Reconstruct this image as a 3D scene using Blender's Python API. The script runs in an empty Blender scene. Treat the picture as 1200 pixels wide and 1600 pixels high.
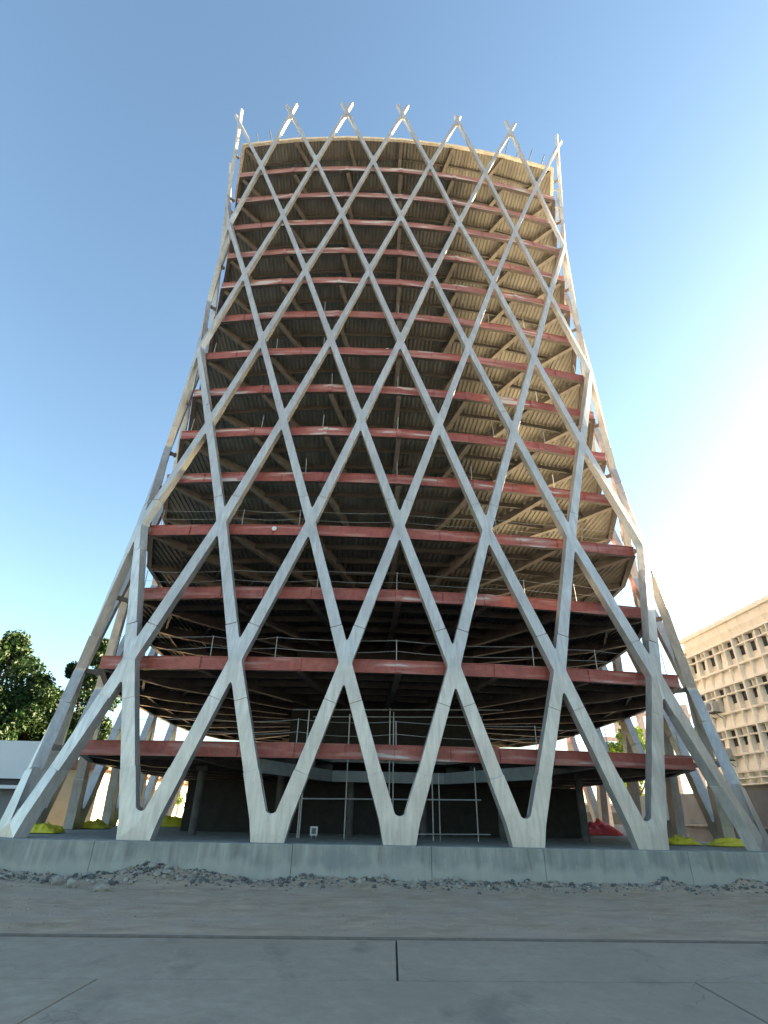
import bpy, math, random
from mathutils import Vector, Matrix, noise
random.seed(11)
R = math.radians
scn = bpy.context.scene
COL = scn.collection

# ------------------------------------------------------------------ camera
CAM = Vector((-2.471, -46.329, 1.255))
PITCH, YAW, ROLL, FPX = 0.51479, 0.05209, 0.02094, 830.88
fw = Vector((math.sin(YAW)*math.cos(PITCH), math.cos(YAW)*math.cos(PITCH), math.sin(PITCH)))
rt = fw.cross(Vector((0, 0, 1))).normalized()
up = rt.cross(fw)
rr = rt*math.cos(ROLL) + up*math.sin(ROLL)
uu = -rt*math.sin(ROLL) + up*math.cos(ROLL)
cd = bpy.data.cameras.new('camera')
cam = bpy.data.objects.new('camera', cd); COL.objects.link(cam)
cd.sensor_fit = 'VERTICAL'; cd.sensor_height = 36; cd.sensor_width = 27
cd.lens = FPX/1600*36
cd.clip_start = .1; cd.clip_end = 4000
M3 = Matrix((rr, uu, -fw)).transposed()
cam.matrix_world = Matrix.Translation(CAM) @ M3.to_4x4()
scn.camera = cam

# ------------------------------------------------------------------ light
SUN_AZ, SUN_EL = R(72), R(18)          # azimuth from +Y towards +X
scn.view_settings.view_transform = 'Standard'
scn.view_settings.look = 'None'
scn.view_settings.gamma = 1
scn.view_settings.exposure = 2.98
w = bpy.data.worlds.new('World'); scn.world = w; w.use_nodes = True
nt = w.node_tree; nt.nodes.clear()
sky = nt.nodes.new('ShaderNodeTexSky'); sky.sky_type = 'NISHITA'
sky.sun_disc = False; sky.sun_elevation = SUN_EL; sky.sun_rotation = SUN_AZ
sky.air_density = 1.0; sky.dust_density = .7; sky.ozone_density = 1.0
bg = nt.nodes.new('ShaderNodeBackground'); bg.inputs[1].default_value = .052
wo = nt.nodes.new('ShaderNodeOutputWorld')
tint = nt.nodes.new('ShaderNodeMix'); tint.data_type = 'RGBA'; tint.blend_type = 'MULTIPLY'; tint.inputs[0].default_value = 1
tint.inputs[7].default_value = (.92, 1.0, .96, 1)
nt.links.new(sky.outputs[0], tint.inputs[6]); nt.links.new(tint.outputs[2], bg.inputs[0]); nt.links.new(bg.outputs[0], wo.inputs[0])
sl = bpy.data.lights.new('sun', 'SUN'); sl.energy = 5; sl.angle = R(.53); sl.color = (1, .80, .54)
so = bpy.data.objects.new('sun', sl); COL.objects.link(so)
sd = Vector((math.sin(SUN_AZ)*math.cos(SUN_EL), math.cos(SUN_AZ)*math.cos(SUN_EL), math.sin(SUN_EL)))
so.rotation_euler = sd.to_track_quat('Z', 'Y').to_euler(); so.location = sd*300

# ------------------------------------------------------------------ materials
def mat(name, rough=.7, metal=0.):
    m = bpy.data.materials.new(name); m.use_nodes = True
    b = m.node_tree.nodes['Principled BSDF']
    b.inputs['Roughness'].default_value = rough; b.inputs['Metallic'].default_value = metal
    return m, m.node_tree, b
def N(nt, t, **k):
    n = nt.nodes.new(t)
    for a, v in k.items(): setattr(n, a, v)
    return n
def coords(nt, scale=(1, 1, 1), loc=(0, 0, 0)):
    g = N(nt, 'ShaderNodeNewGeometry'); mp = N(nt, 'ShaderNodeMapping')
    mp.inputs['Scale'].default_value = scale; mp.inputs['Location'].default_value = loc
    nt.links.new(g.outputs['Position'], mp.inputs[0]); return mp.outputs[0]
def noi(nt, co, scale, detail=5, rough=.6):
    n = N(nt, 'ShaderNodeTexNoise'); n.inputs['Scale'].default_value = scale
    n.inputs['Detail'].default_value = detail; n.inputs['Roughness'].default_value = rough
    nt.links.new(co, n.inputs['Vector']); return n.outputs['Fac']
def ramp(nt, f, stops):
    r = N(nt, 'ShaderNodeValToRGB'); e = r.color_ramp.elements
    while len(e) < len(stops): e.new(.5)
    for q, (p, c) in zip(e, stops):
        q.position = p; q.color = (*c, 1) if len(c) == 3 else c
    nt.links.new(f, r.inputs[0]); return r.outputs[0]
def mixc(nt, f, a, b, mode='MIX'):
    m = N(nt, 'ShaderNodeMix', data_type='RGBA', blend_type=mode)
    if isinstance(f, float): m.inputs[0].default_value = f
    else: nt.links.new(f, m.inputs[0])
    for i, v in ((6, a), (7, b)):
        if isinstance(v, tuple): m.inputs[i].default_value = (*v, 1)
        else: nt.links.new(v, m.inputs[i])
    return m.outputs[2]
def bump(nt, b, h, strength=.3, dist=.02):
    n = N(nt, 'ShaderNodeBump'); n.inputs['Strength'].default_value = strength; n.inputs['Distance'].default_value = dist
    nt.links.new(h, n.inputs['Height']); nt.links.new(n.outputs[0], b.inputs['Normal'])
def simple(name, c, rough=.7, metal=0., var=.25, scale=2., bmp=0.):
    m, t, b = mat(name, rough, metal)
    f = noi(t, coords(t), scale)
    lo = tuple(x*(1-var) for x in c); hi = tuple(min(1, x*(1+var)) for x in c)
    t.links.new(ramp(t, f, [(.3, lo), (.7, hi)]), b.inputs['Base Color'])
    if bmp: bump(t, b, f, bmp)
    return m
M = {}
# grey painted steel of the diagrid: soft run marks, grime, a few rubbed pale spots
m, t, b = mat('painted_steel', .38, .45)
c = coords(t, (1, 1, .12))
s1 = noi(t, c, 5.5, 6); s2 = noi(t, coords(t), .55, 4); s3 = noi(t, coords(t), 9, 3)
c1 = ramp(t, s1, [(.28, (.40, .385, .36)), (.5, (.55, .53, .495)), (.75, (.66, .64, .60))])
c2 = mixc(t, ramp(t, s2, [(.35, (0, 0, 0)), (.7, (.6, .6, .6))]), c1, (.36, .335, .31))
c3 = mixc(t, ramp(t, s3, [(.66, (0, 0, 0)), (.72, (.5, .5, .5))]), c2, (.27, .22, .17))
rs = noi(t, coords(t, (1, 1, .07), (7, 3, 0)), 3.2, 4)
c3 = mixc(t, ramp(t, rs, [(.66, (0, 0, 0)), (.78, (.45, .45, .45))]), c3, (.30, .235, .17))
t.links.new(c3, b.inputs['Base Color']); bump(t, b, s3, .12, .01)
M['steel'] = m
# red oxide primer with pale chalky stretches
m, t, b = mat('red_primer', .55)
p1 = noi(t, coords(t, (.30, .30, 3.1), (4, 0, 0)), 1., 1.5, .4)
p2 = noi(t, coords(t, (1, 1, 1)), 3., 5)
p4 = noi(t, coords(t, (1, 1, .25), (2, 2, 2)), 7., 6)
red = ramp(t, p2, [(.3, (.24, .055, .042)), (.7, (.38, .10, .072))])
red = mixc(t, ramp(t, p4, [(.56, (0, 0, 0)), (.68, (.6, .6, .6))]), red, (.16, .07, .05))
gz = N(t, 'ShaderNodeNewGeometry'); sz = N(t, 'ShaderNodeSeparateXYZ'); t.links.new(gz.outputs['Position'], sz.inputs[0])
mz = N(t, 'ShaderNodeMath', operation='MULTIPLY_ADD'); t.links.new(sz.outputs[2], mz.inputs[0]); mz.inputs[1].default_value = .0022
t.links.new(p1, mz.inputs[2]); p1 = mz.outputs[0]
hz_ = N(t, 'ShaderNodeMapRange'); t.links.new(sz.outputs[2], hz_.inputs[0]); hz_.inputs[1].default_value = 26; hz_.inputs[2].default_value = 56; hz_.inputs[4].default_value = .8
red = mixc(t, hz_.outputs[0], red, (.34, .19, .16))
pk = mixc(t, ramp(t, p1, [(.56, (0, 0, 0)), (.64, (.55, .55, .55))]), red, (.46, .25, .22))
pl = mixc(t, ramp(t, p1, [(.695, (0, 0, 0)), (.72, (.8, .8, .8))]), pk, (.56, .53, .49))
t.links.new(pl, b.inputs['Base Color']); M['red'] = m
m, t, b = mat('girder_steel', .6)
f = noi(t, coords(t), 1.6)
t.links.new(ramp(t, f, [(.3, (.16, .145, .125)), (.7, (.26, .235, .20))]), b.inputs['Base Color']); M['girder'] = m
M['joist'] = simple('joist_steel', (.10, .095, .085), .6)
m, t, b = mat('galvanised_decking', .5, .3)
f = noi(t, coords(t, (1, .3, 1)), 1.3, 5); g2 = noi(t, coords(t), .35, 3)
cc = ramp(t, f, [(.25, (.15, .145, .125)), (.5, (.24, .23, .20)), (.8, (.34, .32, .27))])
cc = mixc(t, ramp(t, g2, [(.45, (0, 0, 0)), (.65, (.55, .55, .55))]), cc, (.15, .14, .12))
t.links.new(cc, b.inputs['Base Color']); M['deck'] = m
M['darkdeck'] = simple('shade_dark_soffit', (.045, .044, .042), .45, var=.4)  # darker than the decking: paints in the shade under the lowest floors
M['darkgirder'] = simple('dark_girder_steel', (.085, .07, .065), .4, var=.35)  # shade put into the lowest floors' girder colour; also inner edge beam faces
M['shadeslab'] = simple('shade_dark_concrete', (.17, .16, .145), .9, var=.3)  # darkened slab copy, keeps the lowest floors in painted shade
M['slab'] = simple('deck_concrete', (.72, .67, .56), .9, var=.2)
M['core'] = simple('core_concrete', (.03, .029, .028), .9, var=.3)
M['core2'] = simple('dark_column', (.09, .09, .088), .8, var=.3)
M['greybeam'] = simple('grey_blue_beam', (.24, .27, .26), .6, var=.15)
# plinth concrete with vertical run stains and patched lower band
m, t, b = mat('plinth_concrete', .85)
v1 = noi(t, coords(t, (1, 1, .10)), 2.6, 7, .65); v2 = noi(t, coords(t), .8, 6, .6); v3 = noi(t, coords(t), 22, 4)
a = ramp(t, v1, [(.30, (.17, .175, .155)), (.5, (.30, .305, .27)), (.72, (.42, .42, .375))])
a = mixc(t, ramp(t, v2, [(.42, (0, 0, 0)), (.62, (.7, .7, .7))]), a, (.20, .225, .22))
sx = N(t, 'ShaderNodeSeparateXYZ'); g = N(t, 'ShaderNodeNewGeometry'); t.links.new(g.outputs['Position'], sx.inputs[0])
ad = N(t, 'ShaderNodeMath', operation='MULTIPLY_ADD'); t.links.new(noi(t, coords(t, (1, 1, .3)), .9, 5), ad.inputs[0])
ad.inputs[1].default_value = 1.8; t.links.new(sx.outputs[2], ad.inputs[2])
low = ramp(t, ad.outputs[0], [(.02, (1, 1, 1)), (.30, (0, 0, 0))])
a = mixc(t, mixc(t, .65, (0, 0, 0), low), a, (.40, .395, .35))
t.links.new(a, b.inputs['Base Color']); bump(t, b, v3, .25, .01); M['plinth'] = m
# dirt
m, t, b = mat('dry_dirt', .95)
d1 = noi(t, coords(t), .5, 7); d2 = noi(t, coords(t, (.35, 1, 1)), 2.2, 7, .7); d3 = noi(t, coords(t), 26, 4)
a = ramp(t, d2, [(.3, (.23, .170, .115)), (.5, (.33, .255, .18)), (.72, (.44, .355, .265))])
a = mixc(t, ramp(t, d1, [(.4, (0, 0, 0)), (.6, (.6, .6, .6))]), a, (.33, .285, .225))
a = mixc(t, ramp(t, d3, [(.62, (0, 0, 0)), (.68, (.7, .7, .7))]), a, (.46, .41, .33))
t.links.new(a, b.inputs['Base Color']); bump(t, b, d3, .6, .03); M['dirt'] = m
m, t, b = mat('paving_concrete', .8)
d1 = noi(t, coords(t), .35, 6); d2 = noi(t, coords(t), 3, 7, .7); d3 = noi(t, coords(t), 60, 3)
a = ramp(t, d2, [(.3, (.265, .225, .17)), (.7, (.37, .325, .25))])
a = mixc(t, ramp(t, d1, [(.4, (0, 0, 0)), (.62, (.6, .6, .6))]), a, (.255, .22, .17))
a = mixc(t, ramp(t, d3, [(.35, (.5, .5, .5)), (.45, (0, 0, 0))]), a, (.10, .11, .11))
wp = N(t, 'ShaderNodeMix', data_type='VECTOR'); nn_ = N(t, 'ShaderNodeTexNoise'); nn_.inputs['Scale'].default_value = 1.1; co_ = coords(t)
t.links.new(co_, nn_.inputs['Vector']); wp.inputs[0].default_value = .45; t.links.new(co_, wp.inputs[4]); t.links.new(nn_.outputs['Color'], wp.inputs[5])
vo = N(t, 'ShaderNodeTexVoronoi', feature='DISTANCE_TO_EDGE'); vo.inputs['Scale'].default_value = .42; t.links.new(wp.outputs[1], vo.inputs['Vector'])
ck = ramp(t, vo.outputs[0], [(0, (.4, .4, .4)), (.003, (0, 0, 0))])
msk = ramp(t, noi(t, coords(t, (1, 1, 1), (9, 2, 0)), .22, 2), [(.52, (0, 0, 0)), (.56, (1, 1, 1))])
a = mixc(t, mixc(t, 1., ck, msk, 'MULTIPLY'), a, (.06, .06, .055))
st = ramp(t, noi(t, coords(t, (1, .5, 1), (3, 8, 0)), .9, 5), [(.58, (0, 0, 0)), (.70, (.5, .5, .5))])
a = mixc(t, st, a, (.12, .12, .10))
t.links.new(a, b.inputs['Base Color']); bump(t, b, d3, .25, .005); M['paving'] = m
M['joint'] = simple('joint_filler', (.045, .05, .05), .95)
M['kerb'] = simple('brown_kerb', (.15, .13, .11), .9, var=.2, scale=4)
M['rock'] = simple('broken_concrete', (.30, .28, .24), .9, var=.35, scale=3)
M['rockd'] = simple('dark_spoil', (.10, .105, .10), .95, var=.35, scale=6)
M['pipe'] = simple('galvanised_pipe', (.42, .43, .42), .4, .4, var=.2, scale=6)
M['dpipe'] = simple('dark_pipe', (.16, .19, .20), .5, .2, var=.2)
M['cable'] = simple('steel_cable', (.38, .38, .36), .5, 0, var=.1)
M['white'] = simple('white_panel', (.75, .75, .74), .6, var=.05)
M['whitewall'] = simple('white_render', (.62, .66, .70), .7, var=.05, scale=.6)
M['greywall'] = simple('grey_render', (.17, .18, .19), .8, var=.2, scale=.7)
M['dark'] = simple('dark_opening', (.03, .03, .032), .6, var=.2)
M['cream'] = simple('cream_render', (.60, .50, .32), .85, var=.12, scale=.6)
M['roofred'] = simple('rust_roof', (.28, .13, .07), .8, var=.3)
M['screen'] = simple('cream_precast', (.84, .81, .71), .8, var=.09, scale=1.2)
M['glass'] = simple('dark_window', (.035, .04, .045), .15, var=.3, scale=.7)
M['yellow'] = simple('yellow_tarpaulin', (.62, .56, .03), .6, var=.15, scale=3, bmp=.3)
M['redt'] = simple('red_tarpaulin', (.65, .07, .08), .6, var=.2, scale=3, bmp=.3)
M['pinkgrey'] = simple('pale_frame', (.45, .38, .36), .8)
M['bark'] = simple('bark', (.10, .075, .05), .95, var=.35, scale=6, bmp=.5)
def leafmat(name, a, b_):
    m, t, b = mat(name, .55)
    f = noi(t, coords(t), .9, 3)
    f2 = noi(t, coords(t), 7, 2)
    k = mixc(t, .5, ramp(t, f, [(.35, a), (.65, b_)]), ramp(t, f2, [(.35, a), (.65, b_)]))
    t.links.new(k, b.inputs['Base Color'])
    tr = N(t, 'ShaderNodeBsdfTranslucent'); t.links.new(k, tr.inputs[0])
    mx = N(t, 'ShaderNodeMixShader'); mx.inputs[0].default_value = .2
    out = [n for n in t.nodes if n.type == 'OUTPUT_MATERIAL'][0]
    t.links.new(b.outputs[0], mx.inputs[1]); t.links.new(tr.outputs[0], mx.inputs[2]); t.links.new(mx.outputs[0], out.inputs[0])
    return m
M['leaf'] = leafmat('dark_leaves', (.010, .030, .006), (.034, .082, .010))
M['leafy'] = leafmat('bright_leaves', (.08, .17, .015), (.20, .30, .03))

# ------------------------------------------------------------------ mesh helpers
class MB:
    def __init__(s): s.v = []; s.f = []; s.mi = []
    def add(s, vs, fs, mi=0):
        o = len(s.v); s.v += [tuple(v) for v in vs]; s.f += [tuple(o+i for i in f) for f in fs]; s.mi += [mi]*len(fs)
    def box(s, a, b, mi=0):
        x0, y0, z0 = a; x1, y1, z1 = b
        s.add([(x0,y0,z0),(x1,y0,z0),(x1,y1,z0),(x0,y1,z0),(x0,y0,z1),(x1,y0,z1),(x1,y1,z1),(x0,y1,z1)],
              [(0,3,2,1),(4,5,6,7),(0,1,5,4),(1,2,6,5),(2,3,7,6),(3,0,4,7)], mi)
    def hexa(s, A, B, mi=0):      # two quads of matching winding
        s.add(list(A)+list(B), [(3,2,1,0),(4,5,6,7),(0,1,5,4),(1,2,6,5),(2,3,7,6),(3,0,4,7)], mi)
    def bar(s, p, q, w, h, n=None, mi=0, w2=None, h2=None):   # beam: width w across, height h along n
        p = Vector(p); q = Vector(q); d = (q-p).normalized()
        n = Vector(n) if n else (Vector((0,0,1)) if abs(d.z) < .95 else Vector((0,1,0)))
        sd_ = d.cross(n).normalized(); n = sd_.cross(d).normalized()
        w2 = w if w2 is None else w2; h2 = h if h2 is None else h2
        A = [p+sd_*a*w/2+n*c_*h/2 for a, c_ in ((-1,-1),(1,-1),(1,1),(-1,1))]
        B = [q+sd_*a*w2/2+n*c_*h2/2 for a, c_ in ((-1,-1),(1,-1),(1,1),(-1,1))]
        s.hexa(A, B, mi)
    def tube(s, pts, r, n=8, mi=0):
        pts = [Vector(p) for p in pts]; rings = []
        for i, p in enumerate(pts):
            d = (pts[min(i+1, len(pts)-1)]-pts[max(i-1, 0)]).normalized()
            a = d.cross(Vector((0, 0, 1)) if abs(d.z) < .9 else Vector((1, 0, 0))).normalized(); c_ = d.cross(a)
            ri = r[i] if isinstance(r, (list, tuple)) else r
            rings.append([p+(a*math.cos(k*2*math.pi/n)+c_*math.sin(k*2*math.pi/n))*ri for k in range(n)])
        vs = [v for rg in rings for v in rg]; fs = []
        for i in range(len(pts)-1):
            for k in range(n):
                fs.append((i*n+k, i*n+(k+1) % n, (i+1)*n+(k+1) % n, (i+1)*n+k))
        fs.append(tuple(range(n-1, -1, -1))); fs.append(tuple((len(pts)-1)*n+k for k in range(n)))
        s.add(vs, fs, mi)
    def build(s, name, mats, parent=None, smooth=False, bevel=0):
        me = bpy.data.meshes.new(name); me.from_pydata(s.v, [], s.f)
        for m_ in (mats if isinstance(mats, (list, tuple)) else [mats]): me.materials.append(m_)
        me.polygons.foreach_set('material_index', s.mi)
        if smooth: me.polygons.foreach_set('use_smooth', [True]*len(s.f))
        me.update()
        o = bpy.data.objects.new(name, me); COL.objects.link(o)
        if parent: o.parent = parent
        if bevel:
            b_ = o.modifiers.new('bevel', 'BEVEL'); b_.width = bevel; b_.segments = 2; b_.limit_method = 'ANGLE'
        return o
def empty(name, loc=(0, 0, 0), rz=0):
    o = bpy.data.objects.new(name, None); COL.objects.link(o); o.location = loc; o.rotation_euler = (0, 0, rz); return o
def tag(o, label=None, cat=None, group=None, kind=None):
    for k, v in (('label', label), ('category', cat), ('group', group), ('kind', kind)):
        if v: o[k] = v
    return o

# ------------------------------------------------------------------ setting: ground
GZ = -1.5
def ground_sheet(name, x0, x1, y0, y1, nx, ny, zf, m, parent=None):
    g = MB(); vs = []; fs = []
    for j in range(ny+1):
        for i in range(nx+1):
            x = x0+(x1-x0)*i/nx; y = y0+(y1-y0)*j/ny; vs.append((x, y, zf(x, y)))
    for j in range(ny):
        for i in range(nx): a = j*(nx+1)+i; fs.append((a, a+1, a+nx+2, a+nx+1))
    g.add(vs, fs); return g.build(name, m, parent, smooth=True)
tag(ground_sheet('ground', -900, 900, -900, 900, 8, 8, lambda x, y: GZ-.12, M['dirt']), kind='structure')
def dirt_z(x, y):
    d = -18.95-y                     # distance in front of the plinth
    z = GZ + .03 + .09*noise.noise(Vector((x*.45, y*.9, 2)))+.03*noise.noise(Vector((x*1.3, y*2.2, 9)))+.02*noise.noise(Vector((x*3, y*3, 5)))
    if d < 2.6 and d > -.2:
        bankp = max(0, 1-d/2.4)
        hgt = .16+.42*max(0, noise.noise(Vector((x*.42+3.1, .5, 7)))+.10)+.12*noise.noise(Vector((x*1.9, y*1.9, 1)))
        if -12.5 < x < -8.5: hgt += .22*math.exp(-((x+10.3)/1.2)**2)
        z += bankp**1.3*hgt
    e_ = min(1, max(0, (y+29.42)/1.2)); return (GZ-.01)*(1-e_)+(z + max(0, 1-d/8)*.08)*e_
tag(ground_sheet('dirt_strip', -34, 34, -29.42, -18.7, 420, 120, dirt_z, M['dirt']), kind='structure')
g = MB(); g.box((-60, -60, GZ-.1), (60, -29.43, GZ-.045)); tag(g.build('pavement_joint_bed', M['joint']), kind='structure')
# concrete paving panels, 6.1 m wide, with open joints
g = MB()
rows = [(-29.60, -33.215), (-33.285, -37.3), (-37.36, -41.4), (-41.46, -45.5), (-45.56, -50)]
for ri, (ya, yb) in enumerate(rows):
    xs = [(-1.07 if ri % 2 == 0 else -6.9)+11.35*k for k in range(-4, 6)]
    for i in range(len(xs)-1):
        sh = .075*(ya-yb); zt_ = GZ+.004*math.sin(i*3.7+ri); x0_, x1_ = xs[i]+.022, xs[i+1]-.022
        g.hexa([(x0_-sh, yb, GZ-.08), (x1_-sh, yb, GZ-.08), (x1_, ya, GZ-.08), (x0_, ya, GZ-.08)], [(x0_-sh, yb, zt_), (x1_-sh, yb, zt_), (x1_, ya, zt_), (x0_, ya, zt_)])
tag(g.build('pavement', M['paving'], bevel=.012), kind='structure')
g = MB(); g.box((-60, -29.57, GZ-.1), (60, -29.43, GZ+.035)); tag(g.build('kerb', M['kerb'], bevel=.015), kind='structure')

# plinth: its own thing
PH = 18.75
pl = empty('concrete_plinth', (0, 0, GZ))
tag(pl, 'long stained grey concrete plinth wall under the lattice tower', 'plinth')
def local(o, parent):                 # builder works in world coordinates
    o.parent = parent; o.matrix_parent_inverse = Matrix.Translation(parent.location).inverted(); return o
cuts = [-PH-2.2, -13.1, -4.7, 1.35, 6.35, 12.9, PH+2.2]
for i in range(len(cuts)-1):
    g = MB(); e = .004*(i % 2)
    g.box((cuts[i]+.008, -PH-.2-e, GZ-.3), (cuts[i+1]-.008, -16.9, -.003*(i % 2)))
    local(g.build('wall_panel', M['plinth'], bevel=.02), pl)
g = MB(); g.box((-PH-2.2, -16.89, GZ-.3), (PH+2.2, PH+2, -.012)); local(g.build('base_slab', M['plinth']), pl)
g = MB(); g.box((-PH-2.25, -PH-.235, -.16), (PH+2.25, -PH-.21, -.05))
# rubble
def rock_mesh(mb, c, r, seed, mi=0, flat=.7):
    rnd = random.Random(seed)
    ph = (1+5**.5)/2
    base = [(-1,ph,0),(1,ph,0),(-1,-ph,0),(1,-ph,0),(0,-1,ph),(0,1,ph),(0,-1,-ph),(0,1,-ph),(ph,0,-1),(ph,0,1),(-ph,0,-1),(-ph,0,1)]
    fs = [(0,11,5),(0,5,1),(0,1,7),(0,7,10),(0,10,11),(1,5,9),(5,11,4),(11,10,2),(10,7,6),(7,1,8),(3,9,4),(3,4,2),(3,2,6),(3,6,8),(3,8,9),(4,9,5),(2,4,11),(6,2,10),(8,6,7),(9,8,1)]
    sx_, sy_, sz_ = rnd.uniform(.7, 1.3), rnd.uniform(.7, 1.2), rnd.uniform(.5, .95)*flat/.7
    a = rnd.uniform(0, 6.28); ca, sa = math.cos(a), math.sin(a); vs = []
    for v in base:
        k = rnd.uniform(.72, 1.15)*r/1.9
        x, y, z = v[0]*k*sx_, v[1]*k*sy_, v[2]*k*sz_
        vs.append((c[0]+x*ca-y*sa, c[1]+x*sa+y*ca, c[2]+z))
    mb.add(vs, fs, mi)
g = MB()
for i in range(5200):
    d = abs(random.gauss(0, .75)) if i < 3400 else random.uniform(0, 9.8)
    x = random.uniform(-22, 22)
    if i < 1600: x += 1.2*noise.noise(Vector((x*.5, 0, 3)))
    y = -19.05-d
    if y < -29.3: continue
    r = min(.16, .018+random.expovariate(1/.026)) if i < 3400 else random.choice((.01, .013, .016, .02, .03))
    if x < -8: r *= 1.25
    rock_mesh(g, (x, y, dirt_z(x, y)+r*.25), r, i, 1 if (i < 3400 and random.random() < .5) else 0)
tag(g.build('rubble', [M['rock'], M['rockd']]), 'loose broken concrete rubble heaped along the foot of the plinth', 'rubble', kind='stuff')
big = [(-13.5,-20.6,.26,'large pale rock in the dirt at the far left by the plinth'),
       (-12.6,-21.4,.30,'widest pale boulder on the dirt left of the plinth rubble'),
       (-11.2,-22.1,.26,'pale rock nearest the camera at the left of the dirt strip'),
       (-10.3,-19.5,.27,'white angular rock against the left plinth wall'),
       (-9.6,-19.7,.20,'small rounded white rock right of the angular white rock'),
       (2.3,-19.45,.2,'pale rock at the plinth foot right of the middle column foot'),
       (.6,-19.5,.22,'pale rock at the plinth foot below the middle column foot')]
for i, (x, y, r, lb) in enumerate(big):
    g = MB(); rock_mesh(g, (0, 0, 0), r, 900+i)
    o = g.build('rock', M['rock'], bevel=.02); o.location = (x, y, dirt_z(x, y)+r*.35)
    tag(o, lb, 'rock', 'larger rocks lying along the plinth')

# ------------------------------------------------------------------ tower plan
LV = [0, 8.03, 16.6, 24.59, 32.53, 40.67, 48.37, 56.14, 63.87]
SS = [17.64, 17.13, 16.3, 15.98, 15.79, 15.88, 16.01, 16.53, 17.2]
GG = [.49, .97, 1.17, 1.6, 1.66, 1.55, 1.56, 1.65, 1.73]
def lerp_tab(z, tab):
    for i in range(8):
        if z <= LV[i+1] or i == 7:
            u = (z-LV[i])/(LV[i+1]-LV[i]); return tab[i]+(tab[i+1]-tab[i])*u
SIDE = 2.15                            # the two flanks and the back bow out more than the front
def bow(u, gb, q): return gb*(1-u*u) if q % 4 == 0 else max(SIDE, gb)*(1-abs(u)**4)
def plan(k, s, gb, cut):
    q = math.floor((k+3)/6); kk = k-6*q; u = kk/3
    x = s*u; y = -(s+bow(u, gb, q))
    m_ = cut*max(0, 1-(3-abs(kk)))
    if m_: x -= math.copysign(m_, u) if abs(u) > 1e-9 else 0; y += m_
    for _ in range(q % 4): x, y = -y, x
    return x, y
def node_pos(k, l):
    x, y = plan(k, SS[l], GG[l], .27); return Vector((x, y, LV[l]))
def plan_normal(k, l):
    a = node_pos(k-.5, l); b_ = node_pos(k+.5, l); d = b_-a; n = Vector((d.y, -d.x, 0)).normalized()
    return n
WD = [.73, .64, .57, .50, .45, .405, .365, .34, .32]
DEP = [.60, .54, .50, .46, .42, .39, .36, .33, .31]
tower = empty('lattice_tower', (0, 0, 0))
tag(tower, 'unfinished tall lattice tower with grey diagonal steel grid and red floor beams', 'tower')

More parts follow.
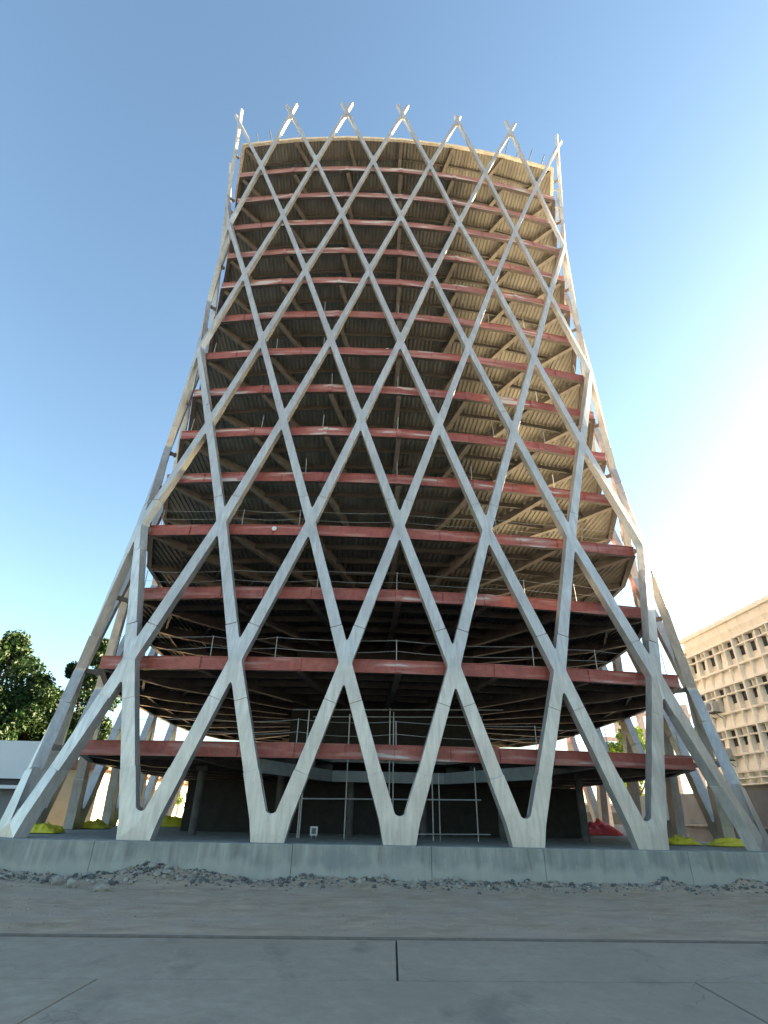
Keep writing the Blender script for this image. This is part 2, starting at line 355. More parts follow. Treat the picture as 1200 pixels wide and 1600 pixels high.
def section(c, d, n, w_, h_):
    sd_ = d.cross(n).normalized(); nn = sd_.cross(d).normalized()
    return sd_, nn
def piece(mb, C, n, arms, dep, foot=False, cap=0.0):
    """node piece: arms = list of (origin offset vec, dir, width, length) sorted by angle ccw seen from outside"""
    n = n.normalized(); uax = Vector((0, 0, 1)).cross(n).normalized(); vax = n.cross(uax)
    if vax.z < 0: vax = -vax; uax = -uax
    # 2-D arm data
    A = []
    for off, d, w_, L in arms:
        o2 = Vector((off.dot(uax), off.dot(vax))); d2 = Vector((d.dot(uax), d.dot(vax))); sl = d.dot(n)/d2.length
        ln = d2.length; d2 = d2/ln; A.append((o2, d2, w_, L*ln, sl))
    A.sort(key=lambda a: math.atan2(a[1].y, a[1].x))
    poly = []       # (p2, height)
    for i, (o2, d2, w_, L, sl) in enumerate(A):
        pr = Vector((d2.y, -d2.x))   # right side of arm
        e = o2+d2*L
        poly.append((e+pr*w_/2, sl*L)); poly.append((e-pr*w_/2, sl*L))
        o3, d3, w3, L3, sl3 = A[(i+1) % len(A)]
        if foot and d3.y < 0 or foot and i == len(A)-1: continue
        pr3 = Vector((d3.y, -d3.x))
        # intersection of left edge of i with right edge of i+1
        a0 = o2-pr*w_/2; b0 = o3+pr3*w3/2
        den = d2.x*d3.y-d2.y*d3.x
        if abs(den) < 1e-4: X = (a0+b0)/2; ta = tb = 0
        else:
            dl = b0-a0; ta = (dl.x*d3.y-dl.y*d3.x)/den; X = a0+d2*ta; tb = (X-b0).dot(d3)
        acute = d2.dot(d3) > 0
        fl = .55 if foot else (.30 if acute else .12)
        h0 = sl*max(0, ta); h1 = sl3*max(0, tb)
        if foot:
            v1 = 1.6; q0 = a0+d2*((v1-a0.y)/d2.y); q1 = b0+d3*((v1-b0.y)/d3.y); vb = .98
            c0 = Vector((q0.x*.80, vb)); c1_ = Vector((q1.x*.80, vb))
            for tt in (0, .12, .25, .38, .5, .62, .75, .88, 1):
                p = q0*(1-tt)**3+c0*3*tt*(1-tt)**2+c1_*3*tt*tt*(1-tt)+q1*tt**3
                poly.append((p, sl*p.y*(1-tt)+sl3*p.y*tt))
            continue
        P0 = X+d2*fl; P1 = X+d3*fl; P0h = sl*(ta+fl); P1h = sl3*(tb+fl)
        for tt in ((0, .25, .5, .75, 1) if acute else (0, .5, 1)):
            p = P0*(1-tt)**2+X*2*tt*(1-tt)+P1*tt*tt
            poly.append((p, P0h*(1-tt)+P1h*tt))
    if foot:
        (o0, d0, w0, L0, s0), (o1, d1, w1, L1, s1) = A[0], A[1]
        # left bottom (arm 1 is the left one: larger angle), right bottom
        pr1 = Vector((d1.y, -d1.x)); a0 = o1-pr1*w1/2; tl = -a0.y/d1.y; lp = a0+d1*tl
        pr0 = Vector((d0.y, -d0.x)); b0 = o0+pr0*w0/2; tr_ = -b0.y/d0.y; rp = b0+d0*tr_
        up_ = .9
        poly.append((lp+d1*up_/d1.y, s1*up_)); poly.append((Vector((lp.x-.10, 0)), 0)); poly.append((Vector((rp.x+.10, 0)), 0)); poly.append((rp+d0*up_/d0.y, s0*up_))
    m_ = len(poly)
    cc = Vector((0, .6 if foot else 0))
    F = [C+uax*p.x+vax*p.y+n*(h+dep/2) for p, h in poly]; B = [C+uax*p.x+vax*p.y+n*(h-dep/2) for p, h in poly]
    vs = F+B+[C+uax*cc.x+vax*cc.y+n*(dep/2), C+uax*cc.x+vax*cc.y-n*(dep/2)]
    fs = []
    for i in range(m_):
        j = (i+1) % m_
        fs.append((2*m_, i, j)); fs.append((2*m_+1, m_+j, m_+i)); fs.append((i, m_+i, m_+j, j))
    mb.add(vs, fs)

def strand_end(k, l, dirn):
    """axis origin of the arm leaving node (k,l)"""
    return node_pos(k, l)
def foot_shift(k, dk):
    tg = Vector((-plan_normal(k, 0).y, plan_normal(k, 0).x, 0))
    kk = (k+3) % 6
    if kk == 0:                        # corner feet are wider, their flank leg stands off
        q = int(round((k+3)/6)) % 4
        return tg*(.22 if dk > 0 else -.22) if not ((q == 0 and dk < 0) or (q == 1 and dk > 0)) else tg*(.75 if dk > 0 else -.75)
    return tg*(.26 if dk > 0 else -.26)
def arm_dir(k, l, k2, l2):
    a = node_pos(k, l); b_ = node_pos(k2, l2)
    if l == 0: a = a+foot_shift(k, k2-k)
    if l2 == 0: b_ = b_+foot_shift(k2, k-k2)
    return a, (b_-a)
ARM = [3.0, 2.05, 1.9, 1.8, 1.7, 1.6, 1.5, 1.45, 1.35]
# column feet
for K in range(24):
    k = K if K <= 12 else K-24
    n = plan_normal(k, 0); arms = []
    C = node_pos(k, 0); C.z = .0
    for dk in (-.5, .5):
        a, d = arm_dir(k, 0, k+dk, 1); arms.append((a-C, d.normalized(), WD[0], ARM[0]))
    g = MB(); piece(g, C, n, arms, DEP[0], foot=True)
    g.build('column_foot', M['steel'], tower, bevel=.018)
# strands
def wz(l, tt): return WD[l]+(WD[l+1]-WD[l])*tt, DEP[l]+(DEP[l+1]-DEP[l])*tt
for sg in (1, -1):
    for K in range(24):
        k0 = K if K <= 12 else K-24
        g = MB(); prev = None
        for l in range(8):
            ka = k0+sg*.5*l; kb = ka+sg*.5
            a, d = arm_dir(ka, l, kb, l+1); Ln = d.length; dn = d.normalized()
            na = plan_normal(ka, l); nb = plan_normal(kb, l+1)
            def sec(pt, tt, shrink, nrm):
                w_, h_ = wz(l, tt); w_ -= shrink; h_ -= shrink
                s_ = dn.cross(nrm).normalized(); nn = s_.cross(dn).normalized()
                return [pt+s_*x*w_/2+nn*y*h_/2 for x, y in ((-1,-1),(1,-1),(1,1),(-1,1))]
            e0 = ARM[l]/Ln; e1 = 1-ARM[l+1]/Ln; gp = .016/Ln
            stations = [(0 if l else .12, .14), (e0+gp, .14), (e0+gp, .012), (.34, .012), (.5, .012), (.66, .012), (e1-gp, .012), (e1-gp, .14), (1, .14)]
            if l == 7: stations[-1] = (.985, .14)
            for tt, shr in stations:
                q = sec(a+d*tt, tt, shr, na.lerp(nb, tt).normalized())
                if prev: g.add(prev+q, [(0,1,5,4),(1,2,6,5),(2,3,7,6),(3,0,4,7)])
                else: g.add(q, [(3,2,1,0)])
                prev = q
        g.add(prev, [(0,1,2,3)])
        for l in range(8):
            ka = k0+sg*.5*l; kb = ka+sg*.5
            if sg == 1:      # crossing pieces of level l+1 belong to the right-leaning member
                kn, ln = kb, l+1
                C = node_pos(kn, ln); n = plan_normal(kn, ln); arms = []
                for dk in (-.5, .5):
                    a2, d2 = arm_dir(kn, ln, kn+dk, ln-1); arms.append((Vector((0, 0, 0)), d2.normalized(), WD[ln], ARM[ln]))
                    if ln < 8:
                        a2, d2 = arm_dir(kn, ln, kn+dk, ln+1); arms.append((Vector((0, 0, 0)), d2.normalized(), WD[ln], ARM[ln]))
                    else:
                        kk = ((kn+12) % 24)-12
                        ex = 1.55 if abs(kk-1) > .1 else .75
                        d2 = (node_pos(kn, 8)-node_pos(kn-dk, 7)).normalized()
                        arms.append((Vector((0, 0, 0)), d2, WD[ln]*.9, ex))
                piece(g, C, n, arms, DEP[ln])
        g.build('diagonal_column', M['steel'], tower, bevel=.015)

# ------------------------------------------------------------------ floors
FZ = [3.88, 8.11, 12.27, 16.51, 20.49, 24.29, 28.27, 32.17, 36.31, 40.47, 44.39, 48.45, 52.28, 56.18, 61.05]
BH = .70
def slab_dims(z):
    off = 1.35 if z < 5 else (.9 if z < 9 else (1.0 if z < 13 else .62))
    return lerp_tab(z, SS)-off, lerp_tab(z, GG)-.66+off
def front_y(x, s, gb):
    return -(s+gb*(1-min(1, (x/s)**2)))
CORE = 6.6
rest_girder = MB(); rest_joist = MB()
for fi, z in enumerate(FZ):
    s, gb = slab_dims(z); roof = fi == 14; bh = .26 if roof else BH; zb, zt = z-bh/2, z+bh/2
    fl = empty('floor', (0, 0, 0)); fl.parent = tower
    # perimeter points
    def facet(k, sv):
        q = math.floor((k+3)/6); lo_ = max(-3, math.floor(k)) if abs(k-round(k)) > 1e-6 else None
        if lo_ is None: return plan(k, sv, gb, 0)
        a_, b_ = plan(lo_ if (lo_-3) % 6 else lo_+1e-7, sv, gb, 0), plan(lo_+1-(1e-7 if (lo_+1-3) % 6 == 0 else 0), sv, gb, 0)
        return ((a_[0]+b_[0])/2, (a_[1]+b_[1])/2)
    per = [facet(k*.5, s) for k in range(-6, 42)]
    # beams along each side; first floor front has the same beam, spanning a recess
    for side in range(4):
        g = MB()
        pts = [per[(side*12+i) % 48] for i in range(13)]
        pin = [facet(-3+side*6+i*.5, s-.26) for i in range(13)]
        prev = None
        for i in range(13):
            kx = 0
            a = Vector((*pts[i], 0)); b_ = Vector((*pin[min(max(i, 0), 12)], 0))
            if i == 0: b_ = Vector((*plan(-3+side*6+1e-6, s-.26, gb, 0), 0))
            if i == 12: b_ = Vector((*plan(3+side*6-1e-6, s-.26, gb, 0), 0))
            # web recessed behind two thin flanges
            mid = a.lerp(b_, .12)
            q = [(b_.x,b_.y,zb),(a.x,a.y,zb),(a.x,a.y,zb+.045),(mid.x,mid.y,zb+.05),(mid.x,mid.y,zt-.05),(a.x,a.y,zt-.045),(a.x,a.y,zt),(b_.x,b_.y,zt)]
            if prev:
                n_ = len(q)
                g.add(prev+q, [(j, (j+1) % n_, n_+(j+1) % n_, n_+j) for j in range(1, n_-1)]); g.add(prev+q, [(0, 1, n_+1, n_), (n_-1, 0, n_, 2*n_-1)], 1)
            prev = q
        if side in (0, 1, 3) and not roof:      # splice plates and stiffeners on the outer web
            for i in range(1, 12):
                a = Vector((*pts[i], z)); d_ = (Vector((*pts[i+1], z))-Vector((*pts[i-1], z))).normalized()
                g.bar(a-d_*(.16 if i % 2 == 0 else .012), a+d_*(.16 if i % 2 == 0 else .012), .07, bh-.10, (0, 0, 1))
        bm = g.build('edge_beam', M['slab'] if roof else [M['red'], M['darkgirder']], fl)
    # slab top + corrugated soffit
    g = MB()
    inner = [plan(k*.5, s-.28, gb, 0) for k in range(-6, 42)]
    if fi == 0:
        # leave the entrance recess open in the middle of the front
        rec = [(-6.9, None), (-3.6, -9.2), (3.8, -9.2), (7.4, None)]
        poly = []
        for i, (x, y) in enumerate(inner):
            if i <= 12 and -6.9 < x < 7.4: 
                continue
            if i <= 12 and x >= 7.4 and not any(len(q) == 3 for q in poly):
                poly += [(-6.9, front_y(-6.9, s-.28, gb), 1), (-3.6, -9.2, 1), (3.8, -9.2, 1), (7.4, front_y(7.4, s-.28, gb), 1)]
            poly.append((x, y))
        poly = [(q[0], q[1]) for q in poly]
        cen = (0, 4)
    else:
        poly = inner; cen = (0, 0)
    m_ = len(poly); ztop = zt-.03; dz = .13 if roof else 0; zbt = z+.12-dz
    g.add([(x, y, ztop) for x, y in poly]+[(x, y, zbt) for x, y in poly]+[(*cen, ztop), (*cen, zbt)],
          [(i, (i+1) % m_, 2*m_) for i in range(m_)]+[(m_+(i+1) % m_, m_+i, 2*m_+1) for i in range(m_)]+[(i, m_+i, m_+(i+1) % m_, (i+1) % m_) for i in range(m_)])
    g.build('concrete_topping', M['shadeslab'] if fi < 3 else M['slab'], fl)
    g = MB(); xs = -s+.4; vs = []; pitch = .34; i = 0
    zl_ = [z+.10-dz, z+.02-dz]
    cols = []
    x = -s-SIDE+.3
    while x < s+SIDE-.5:
        for dx, hh in ((0, 0), (.13, 0), (.17, 1), (.30, 1)):
            xx = x+dx
            if abs(xx) > s+max(SIDE, gb)-.34: continue
            sq = s-.3
            if abs(xx) <= sq:
                yf = front_y(xx, sq, gb)+.02; yb = sq+max(SIDE, gb)*(1-(abs(xx)/sq)**4)-.02
            else:
                hw = sq*max(0, 1-(abs(xx)-sq)/max(SIDE, gb))**(1/4); yf, yb = -hw, hw
            if fi == 0 and -6.9 < xx < 7.4:
                yf = max(yf, -9.1 if -3.6 < xx < 3.8 else (-9.1-(abs(xx-.1)-3.6)*2.0))
            cols.append(((xx, yf, zl_[hh]), (xx, yb, zl_[hh])))
        x += pitch
    vs = [p for c_ in cols for p in c_]
    g.add(vs, [(2*i, 2*i+1, 2*i+3, 2*i+2) for i in range(len(cols)-1)])
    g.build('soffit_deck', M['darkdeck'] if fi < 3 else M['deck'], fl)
    # girders towards the core
    def girder(mb, k, mi=0):
        x0, y0 = plan(k, s-.27, gb, .02)
        q = math.floor((k+3)/6) % 4
        rxy = [(x0, y0)]
        x1, y1 = (x0*.40, y0*.40)
        p0 = Vector((x0, y0, z)); p1 = Vector((x1, y1, z))
        d = (p1-p0).normalized(); sd_ = Vector((d.y, -d.x, 0))
        pm = p0.lerp(p1, .28)
        h0, h1 = .34, .62; topz = z+.0
        for (pa, ha), (pb, hb) in (((p0, h0), (pm, h1)), ((pm, h1), (p1, h1))):
            A_ = [pa+sd_*c_*.03+Vector((0,0,v)) for c_, v in ((-1, -ha), (1, -ha), (1, 0), (-1, 0))]
            B_ = [pb+sd_*c_*.03+Vector((0,0,v)) for c_, v in ((-1, -hb), (1, -hb), (1, 0), (-1, 0))]
            mb.hexa(A_, B_, mi)
            A_ = [pa+sd_*c_*.17+Vector((0,0,v)) for c_, v in ((-1, -ha-.04), (1, -ha-.04), (1, -ha+.002), (-1, -ha+.002))]
            B_ = [pb+sd_*c_*.17+Vector((0,0,v)) for c_, v in ((-1, -hb-.04), (1, -hb-.04), (1, -hb+.002), (-1, -hb+.002))]
            mb.hexa(A_, B_, mi)
    ks_all = [(-3+i) if True else 0 for i in range(24)]
    for k in ks_all:
        if fi == 0 and k in (0, 1, -1): continue
        if -3 <= k <= 3 and 1 <= fi <= 14:
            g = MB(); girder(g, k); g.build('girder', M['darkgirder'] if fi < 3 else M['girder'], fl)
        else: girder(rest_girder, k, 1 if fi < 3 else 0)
    # joists parallel to each side
    for side in range(4):
        for j in range(5):
            off = 1.9+j*2.15
            if off > s-CORE: continue
            sj = s-off
            tgt = MB() if (side == 0 and j < 5 and fi > 0) else rest_joist
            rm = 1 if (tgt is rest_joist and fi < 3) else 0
            if fi == 0 and side == 0:
                rng = [(-1, -.45), (.5, 1)]
            else: rng = [(-1, 1)]
            for ra, rb in rng:
                seg = 6
                for q in range(seg):
                    ua, ub = ra+(rb-ra)*q/seg, ra+(rb-ra)*(q+1)/seg
                    pa = Vector((sj*ua, -(sj+bow(ua, gb, side)), 0)); pb = Vector((sj*ub, -(sj+bow(ub, gb, side)), 0))
                    for _ in range(side): pa = Vector((-pa.y, pa.x, 0)); pb = Vector((-pb.y, pb.x, 0))
                    pa.z = pb.z = z-.155; tgt.bar(pa, pb, .02, .33, mi=rm)
                    pa.z = pb.z = z-.335; tgt.bar(pa, pb, .15, .025, mi=rm)
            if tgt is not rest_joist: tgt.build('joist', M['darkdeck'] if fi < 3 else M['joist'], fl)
    # brackets tying the deck to the grid at the visible corners
    lo = z/1.0
    ksb = [-3.5, 3.5] if fi % 4 == 1 else ([-3, 3] if fi % 2 else [-3.25, 3.25])
    for kb in ksb:
        xo, yo = plan(kb, lerp_tab(z, SS), lerp_tab(z, GG), .27); xi, yi = plan(kb, s, gb, 0)
        g = MB(); pi_ = Vector((xi, yi, z)); po = Vector((xo, yo, z)); d = (po-pi_).normalized()
        g.bar(pi_-d*.1, po, .12, .26); g.bar(pi_-d*.02, pi_+d*.05, .2, .34); g.bar(po-d*.34, po-d*.28, .2, .3)
        g.build('bracket', M['girder'], fl)
    # safety rail: sagging cables between posts
    if fi < 9:
        g = MB(); rnd = random.Random(fi)
        pk = [-3+.1, -1.9, -1.1+rnd.uniform(-.2, .2), -.02 if fi < 9 else -.4, 1.2+rnd.uniform(-.3, .3), 2.1, 2.9]
        hp = 1.15
        tops = []
        for kq in pk:
            px, py = plan(kq, s-.12, gb, 0); tops.append((px, py)); gq = g if fi < 4 else MB(); gq.tube([(px, py, zt-.05), (px+rnd.uniform(-.05, .05), py, zt+hp)], .024, 6)
            if fi >= 4: gq.build('rail_post', M['cable'], fl)
        for hh in ((hp-.04, .52) if fi < 4 else ()):
            for i in range(len(tops)-1):
                a, b_ = tops[i], tops[i+1]; sag = rnd.uniform(.04, .16)
                g.tube([(a[0]+(b_[0]-a[0])*u, a[1]+(b_[1]-a[1])*u+.03, zt+hh-sag*4*u*(1-u)) for u in (0, .2, .4, .6, .8, 1)], .010, 5)
        if fi < 4: g.build('safety_rail', M['cable'], fl)
tag(rest_girder.build('girder', [M['girder'], M['darkgirder']], tower), kind='stuff')
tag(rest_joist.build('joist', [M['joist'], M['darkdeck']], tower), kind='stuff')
# core
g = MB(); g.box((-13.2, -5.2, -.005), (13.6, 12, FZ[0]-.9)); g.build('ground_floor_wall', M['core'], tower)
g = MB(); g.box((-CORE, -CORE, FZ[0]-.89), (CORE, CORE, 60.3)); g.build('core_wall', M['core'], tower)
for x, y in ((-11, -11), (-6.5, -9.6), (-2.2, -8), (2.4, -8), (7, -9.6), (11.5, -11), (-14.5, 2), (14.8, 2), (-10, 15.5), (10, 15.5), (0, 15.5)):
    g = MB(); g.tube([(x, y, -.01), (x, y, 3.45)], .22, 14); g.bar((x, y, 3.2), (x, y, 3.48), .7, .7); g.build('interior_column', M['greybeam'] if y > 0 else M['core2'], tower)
# recessed entrance ring beam under the first floor
g = MB(); rp = [(-7.0, -16.6), (-3.5, -9.0), (3.7, -9.0), (7.6, -16.7)]
for a, b_ in zip(rp, rp[1:]):
    g.bar((*a, 3.2), (*b_, 3.2), .28, .62)
g.build('entrance_beam', M['greybeam'], tower)
# posts standing up from the roof edge
for x0_, y_, x1_, zt_ in ((10.9, -16.6, 11.85, 65.3), (12.17, -16.4, 13.1, 65.2), (13.5, -16.1, 14.6, 65.0), (14.9, -15.8, 16.0, 64.7), (15.6, -15.0, 16.7, 64.2), (-14.7, -15.7, -15.4, 64.6), (-13.2, -16.1, -14.0, 64.7)):
    g = MB(); g.tube([(x0_, y_, 61.1), (x1_, y_, zt_)], .075, 6); g.build('roof_post', M['dpipe'], tower)
g = MB()
for zz in (61.5, 62.0, 62.5): g.tube([(-15.2, -15.6, zz), (-12.4, -16.25, zz)], .03, 5)
for i in range(9):
    u = i/8; g.tube([(-15.2+2.8*u, -15.6-.65*u, 61.1), (-15.2+2.8*u, -15.6-.65*u, 62.55)], .024, 5)
g.build('mesh_guard', M['dpipe'], tower)
for z_, L_ in ((62.1, 1.3), (58.7, .8)):
    g = MB(); x_ = lerp_tab(z_, SS); g.tube([(x_+.1, -13.5, z_), (x_+.2+L_, -13.5, z_+.15)], .09, 6); g.build('stub_pipe', M['pipe'], tower)

# ------------------------------------------------------------------ things in and by the tower
sc = empty('scaffold', (0, -13, 0)); tag(sc, 'thin steel pipe scaffold standing in the dark entrance recess', 'scaffold')
def pipe(nm, a, b_, r=.035):
    g = MB(); g.tube([a, b_], r, 8); local(g.build(nm, M['pipe'], sc), sc)
for x, y, zt_ in ((-5.0, -13, 2.6), (-4.9, -13.05, 6.45), (-2.5, -13, 6.3), (-.12, -13, 6.7), (.15, -12.3, 6.6), (2.3, -13, 3.4), (2.75, -12.5, 3.3), (4.75, -13, 3.6)):
    pipe('upright', (x, y, 0), (x, y, zt_))
pipe('ledger', (-5.9, -13.06, 6.45), (6.7, -13.06, 6.78)); pipe('ledger', (-4.7, -12.3, 6.2), (5.6, -12.3, 6.45))
pipe('ledger', (-5.1, -13.08, 1.85), (5.0, -13.08, 1.97)); pipe('ledger', (.3, -13.08, .28), (5.4, -13.08, .34), .03)
# small things
o = empty('meter_box', (-4.15, -12.6, 0)); tag(o, 'small white box on the plinth between the left middle column feet', 'box')
g = MB(); g.box((-.2, -.12, .12), (.2, .12, .55)); g.build('casing', M['white'], o, bevel=.015)
g = MB(); g.box((-.12, -.135, .2), (.12, -.123, .47)); g.build('front_panel', M['greywall'], o)
g = MB(); g.bar((-.12, 0, 0), (-.12, 0, .125), .04, .04); g.bar((.12, 0, 0), (.12, 0, .125), .04, .04); g.build('stand', M['pipe'], o)
s4, g4 = slab_dims(FZ[3])
g = MB(); g.tube([(0, 0, 0), (0, -.05, 0), (0, -.07, 0)], [.15, .15, .08], 16); g.tube([(0, -.07, 0), (0, -.10, 0)], .05, 10)
o = g.build('round_lamp', M['white']); o.location = (-7.75, front_y(-7.75, s4, g4)-.003, FZ[3]+.05)
tag(o, 'small round white lamp fixed on the fourth red floor beam', 'lamp')
def tarp(name, loc, sx_, sy_, h, m, label, seed, cat='tarpaulin'):
    g = MB(); n_ = 34; vs = []; fs = []
    for j in range(n_+1):
        for i in range(n_+1):
            u, v = i/n_*2-1, j/n_*2-1
            e = max(0, 1-abs(u)**3)*max(0, 1-abs(v)**3)
            vs.append((u*sx_/2, v*sy_/2, h*(e**.6)*(.62+.55*noise.noise(Vector((u*1.7+seed, v*1.7, seed)))+.38*(1-abs(noise.noise(Vector((u*3.1, v*2.3+seed, 4))))*4)*.5)+.03))
    for j in range(n_):
        for i in range(n_): a = j*(n_+1)+i; fs.append((a, a+1, a+n_+2, a+n_+1))
    nb = len(vs); vs += [(x, y, 0) for x, y in ((-sx_/2, -sy_/2), (sx_/2, -sy_/2), (sx_/2, sy_/2), (-sx_/2, sy_/2))]
    fs.append((nb+3, nb+2, nb+1, nb))
    g.add(vs, fs); o = g.build(name, m, smooth=True); o.location = loc; tag(o, label, cat); return o
s8, g8 = slab_dims(FZ[7])
tarp('white_sheet', (-.85, front_y(-.85, s8, g8)+.55, FZ[7]+BH/2), .8, .7, .55, M['white'], 'crumpled white sheet lying on the edge of an upper floor at mid facade', 1, 'sheet')
tarp('yellow_tarp', (19.0, -13.2, 0), 3.0, 1.4, .36, M['yellow'], 'yellow tarpaulin heap on the plinth by the right corner columns', 2)
tarp('yellow_tarp', (16.6, -12.0, 0), 1.7, 1.4, .45, M['yellow'], 'short yellow tarpaulin heap left of the longer right one', 5)
tarp('yellow_tarp', (-18.6, -12.5, 0), 2.2, 1.4, .5, M['yellow'], 'yellow green tarpaulin heap behind the far left column foot', 3)
tarp('yellow_tarp', (-19.4, -4.3, 0), 2.6, 1.6, .55, M['yellow'], 'yellow tarpaulin heap further back between the left rear columns', 4)
tarp('yellow_tarp', (-17.2, 3.0, 0), 5.0, 1.6, .9, M['yellow'], 'long pale yellow tarpaulin heap seen through the second left column', 8)
tarp('red_tarp', (17.6, 3.0, 0), 4.4, 2.4, 1.05, M['redt'], 'bright red tarpaulin heap behind the right columns', 6)

# ------------------------------------------------------------------ precast screen building on the right
def thing_box(o, name, m, a, b_, bevel=0):
    g = MB(); g.box(a, b_); return local(g.build(name, m, bevel=bevel), o)
def screen_building(name, label, X, y0, y1, top, cell, group=None, zshift=0):
    o = empty(name, (X, (y0+y1)/2, GZ)); tag(o, label, 'building', group)
    rd = random.Random(5)
    thing_box(o, 'wall', M['screen'], (X+.50, y0+.1, 4.1), (X+22, y1-.1, top-.4))
    thing_box(o, 'ground_storey', M['greywall'], (X+2.0, y0+.4, GZ-.2), (X+21, y1-.4, 4.09))
    thing_box(o, 'parapet', M['screen'], (X-.25, y0-.2, top-.42), (X+22.3, y1+.2, top), .03)
    g = MB()
    floors = [(16.19, 13.8, 12.38), (12.38, 10.04, 8.71), (8.71, 6.47, 5.06)]
    n_ = int(round((y1-y0)/cell)); ys_ = [y1-i*(y1-y0)/n_ for i in range(n_+1)]
    # vertical fins
    for i, y in enumerate(ys_):
        tk = .20 if i % 5 == 0 else .11
        out_ = -.12 if i % 5 == 0 else 0.02*(i % 2)
        g.box((X+out_, y-tk/2, 4.05), (X+.52, y+tk/2, 16.2))
    # solid parapet panel with scooped underside
    for i in range(n_):
        ya, yb = ys_[i+1]+.02, ys_[i]-.02
        g.add([(X+.0, ya, top-.42), (X+.0, yb, top-.42), (X+.05, ya, 17.0), (X+.05, yb, 17.0), (X+.4, ya, 16.2), (X+.4, yb, 16.2), (X+.52, ya, 16.2), (X+.52, yb, 16.2)],
              [(1,0,2,3),(3,2,4,5),(5,4,6,7)])
    for a_, b_, c_ in floors:
        g.box((X-.06, y0, a_-.09), (X+.52, y1, a_+.09))
        g.box((X-.05, y0, b_-.08), (X+.52, y1, b_+.08))
        for i in range(n_):
            ya, yb = ys_[i+1]+.05, ys_[i]-.05
            # transom inside the cell and blinker plate
            g.box((X+.06, ya, a_-.82), (X+.43, yb, a_-.72))
            if i % 2: g.box((X+.10, (ya+yb)/2-.03, a_-.74), (X+.5, (ya+yb)/2+.03, a_-.05))
            # spandrel scoop: sloping back upward
            g.add([(X+.10, ya, c_+.09), (X+.10, yb, c_+.09), (X+.22, ya, c_+.55), (X+.22, yb, c_+.55), (X+.43, ya, b_-.08), (X+.43, yb, b_-.08)], [(0,1,3,2),(2,3,5,4)])
            g.add([(X+.10, ya, c_+.09), (X+.16, (ya*2+yb)/3, c_+.5), (X+.43, ya, b_-.08)], [(0, 1, 2)])
            # side hoods in window cell: plate standing across part of cell
            wq = rd.choice((.35, .35, .55, .75))
            g.add([(X+.4, ya, a_-.82), (X+.4, ya+(yb-ya)*wq, a_-.82), (X+.25, ya+(yb-ya)*wq, b_+.08), (X+.25, ya, b_+.08)], [(0,1,2,3),(3,2,1,0)][:1])
    for i in range(n_):
        pass
    for zz in (4.05, 4.55, 5.06): g.box((X-.03, y0, zz-.05), (X+.52, y1, zz+.05))
    local(g.build('precast_screen', M['screen']), o)
    # windows in the recess behind each cell
    cnt = 0
    for a_, b_, c_ in floors:
        for i in range(n_):
            if ys_[i] < -16 or cnt > 98: continue
            g = MB(); ya, yb = ys_[i+1], ys_[i]
            wv = (yb-ya)
            g.box((X+.47, ya+wv*.60, b_+.75), (X+.498, yb-.12, a_-.12))
            local(g.build('window', M['glass']), o); cnt += 1
    return o
screen_building('screen_building', 'cream precast concrete screen fronted office block right of the tower', 33.0, -52, 8.6, 18.15, 1.5)  # unseen length towards the camera added to shade the foreground
o = empty('rear_block', (36, 16, GZ)); tag(o, 'lower cream block set back just beyond the screen fronted block', 'building')
thing_box(o, 'wall', M['screen'], (34.4, 8.9, GZ-.2), (50, 12.2, 17.2))
thing_box(o, 'cornice', M['screen'], (34.1, 8.85, 17.2), (50, 12.5, 17.7))
g = MB()
for i in range(4): g.box((34.1, 9.1+i*.8, 4.4), (34.39, 9.22+i*.8, 17.19))
for zz in (6.5, 10.2, 13.9): g.box((34.15, 8.95, zz), (34.395, 12.15, zz+1.2))
local(g.build('fin_screen', M['screen']), o)
for i, (y, z) in enumerate(((5.9, 10.3), (5.9, 6.1))):
    o = empty('air_conditioner', (32.55, y, z))
    tag(o, ('upper grey air conditioner box hung on the cream screen facade', 'lower grey air conditioner box hung on the cream screen facade', 'grey air conditioner box hung right of the lower one')[i], 'air conditioner', 'air conditioners on the screen facade')
    g = MB(); g.box((-.32, -.55, 0), (.4, .55, .95)); g.build('casing', M['pipe'], o, bevel=.03)
    g = MB(); g.tube([(-.325, 0, .48), (-.36, 0, .48)], .36, 16); g.build('fan_grille', M['greywall'], o)
    g = MB(); g.box((-.42, -.65, -.1), (.44, .65, -.03)); g.bar((-.3, .5, -.05), (.4, .5, -.6), .05, .05); g.bar((-.3, -.5, -.05), (.4, -.5, -.6), .05, .05); g.build('support_shelf', M['dark'], o)
o = empty('boundary_wall', (26, -5, GZ)); tag(o, 'long dark grey boundary wall with pale ledge below the cream building', 'wall')
thing_box(o, 'wall_face', M['greywall'], (29.6, -30, GZ-.2), (30.0, 20, 3.35))
thing_box(o, 'ledge', M['plinth'], (29.1, -30, .72), (29.59, 20, .86), .02)
o = empty('frame_building', (50, 80, GZ)); tag(o, 'distant pale grey open frame seen through the right corner of the tower', 'building')
for i in range(5):
    g = MB(); g.box((37+i*4, 44, GZ), (37.8+i*4, 44.8, 22-i)); local(g.build('post', M['pinkgrey']), o)
for zz in (4, 8, 12, 16):
    g = MB(); g.box((37, 43.9, zz), (54, 44.7, zz+.6)); local(g.build('cross_beam', M['pinkgrey']), o)

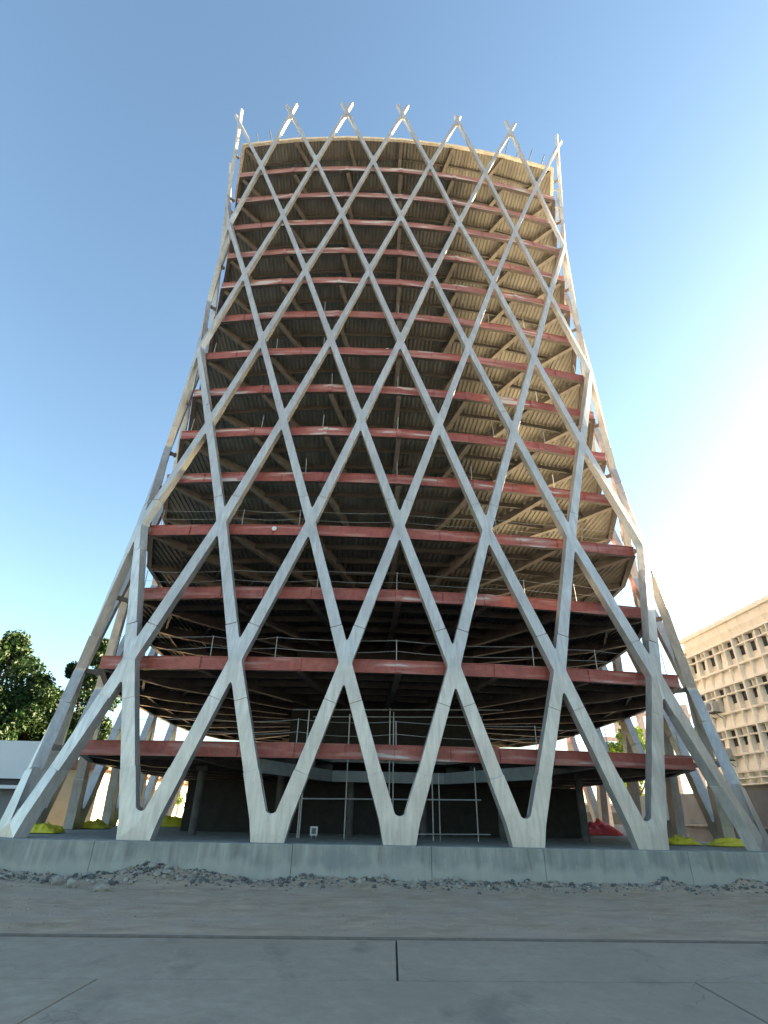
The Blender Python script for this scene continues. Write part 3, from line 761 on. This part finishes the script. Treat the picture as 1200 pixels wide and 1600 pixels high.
# ------------------------------------------------------------------ left side buildings
o = empty('flat_roof_building', (-40, 8, GZ)); tag(o, 'low flat roofed building with plain white fascia beside the left corner', 'building')
thing_box(o, 'fascia', M['whitewall'], (-62, 1.5, 3.05), (-27.0, 5, 5.75))
thing_box(o, 'shadow_gap', M['dark'], (-61.8, 1.9, 2.6), (-27.3, 4.9, 3.04))
thing_box(o, 'canopy_edge', M['whitewall'], (-62, 1.2, 2.35), (-27.1, 4.9, 2.59))
thing_box(o, 'wall', M['greywall'], (-61.5, 2.6, GZ-.2), (-27.7, 4.8, 2.34))
for i in range(5):
    thing_box(o, 'door', M['dark'], (-32.6-i*5, 2.55, GZ), (-29.9-i*5, 2.595, 1.1))
o = empty('cream_building', (-36, 37, GZ)); tag(o, 'sunlit cream building with rusty roof seen low between the left rear columns', 'building')
thing_box(o, 'wall', M['cream'], (-44, 17, GZ-.2), (-28, 58, 4.6))
thing_box(o, 'roof', M['roofred'], (-44.6, 16.4, 4.61), (-27.2, 58.6, 5.5))
for i in range(7):
    thing_box(o, 'window', M['glass'], (-27.995, 20.2+i*5.4, .3), (-27.95, 21.5+i*5.4, 2.2))
    thing_box(o, 'sill', M['whitewall'], (-27.995, 20.0+i*5.4, .16), (-27.85, 21.7+i*5.4, .29))
o = empty('rear_building', (20, 70, GZ)); tag(o, 'low grey building far behind the ground floor on the right', 'building')
thing_box(o, 'wall', M['greywall'], (-8, 66, GZ-.2), (60, 78, 3.2))
thing_box(o, 'roof', M['pinkgrey'], (-8.4, 65.5, 3.2), (60.4, 78.5, 3.6))
for i in range(12):
    thing_box(o, 'window', M['glass'], (-5+i*5.2, 65.95, .2), (-2.6+i*5.2, 65.995, 2.1))

# ------------------------------------------------------------------ trees
def tree(name, label, loc, h, cr, seed, m, nleaf=5200, trunk=.35, clumps=26, leaf=.34, group=None, base=.35):
    rd = random.Random(seed); o = empty(name, loc); tag(o, label, 'tree', group)
    g = MB(); top = h*base
    g.tube([(0, 0, 0), (.1, 0, top*.5), (.25, .1, top), (.1, .1, h*.75)], [trunk*1.25, trunk, trunk*.8, trunk*.25], 9)
    cl = []
    for i in range(clumps):
        a = rd.uniform(0, 6.283); rz = rd.random(); hz = top+(h-top)*(rz**.85)*.93
        prof = math.sin(min(1, .18+rz*.92)*math.pi)**.6
        rad = cr*prof*math.sqrt(rd.uniform(.15, 1))
        c = Vector((math.cos(a)*rad, math.sin(a)*rad, hz)); r = rd.uniform(.45, 1.)*cr*.34*(1-.35*rz); cl.append((c, r))
        if i % 2 == 0:
            g.tube([(.2, .1, top*.9+rz*(h-top)*.25), tuple(c*.55+Vector((.1, 0, hz*.42))), tuple(c)], [trunk*.32, trunk*.18, trunk*.05], 6)
    g.build('trunk', M['bark'], o, smooth=True)
    g = MB()
    for i in range(nleaf):
        c, r = rd.choice(cl)
        d = Vector((rd.gauss(0, 1), rd.gauss(0, 1), rd.gauss(0, .8))).normalized()*r*(rd.random()**.38)*1.08
        p = c+d; s_ = leaf*rd.uniform(.55, 1.25)
        n = Vector((rd.gauss(0, 1), rd.gauss(0, 1), rd.gauss(.4, 1))).normalized()
        a = n.orthogonal().normalized(); b_ = n.cross(a); th = rd.uniform(0, 6.28); a, b_ = a*math.cos(th)+b_*math.sin(th), b_*math.cos(th)-a*math.sin(th)
        g.add([p-a*s_*.7, p-b_*s_*.38+n*s_*.08, p+a*s_*.7, p+b_*s_*.38+n*s_*.08], [(0, 1, 2, 3)])
    g.build('crown', m, o); return o
tree('broadleaf_tree', 'big dark green tree at the left edge above the white fascia', (-44.5, 22, GZ), 22.0, 6.6, 3, M['leaf'], 26000, .5, 60, .40, base=.2)
tree('broadleaf_tree', 'tall dark green tree half hidden by the left corner of the tower', (-34.8, 24, GZ), 22.8, 4.4, 8, M['leaf'], 20000, .45, 70, .36, base=.2)
tree('broadleaf_tree', 'lower dark bushy tree between the two left trees', (-38.8, 20, GZ), 16.8, 6.4, 12, M['leaf'], 30000, .4, 70, .36, base=.1)
tree('broadleaf_tree', 'yellow green sunlit tree seen through the right side of the tower', (33.5, 26, GZ), 14.5, 4.6, 21, M['leafy'], 6000, .35, 24, .36)
tree('broadleaf_tree', 'sunlit tree behind the left rear columns', (-24, 36, GZ), 7.5, 3.2, 31, M['leafy'], 3500, .25, 18, .3)
tree('broadleaf_tree', 'small green tree far behind the ground floor on the right', (21, 46, GZ), 6.5, 3.4, 41, M['leaf'], 3500, .25, 18, .3)
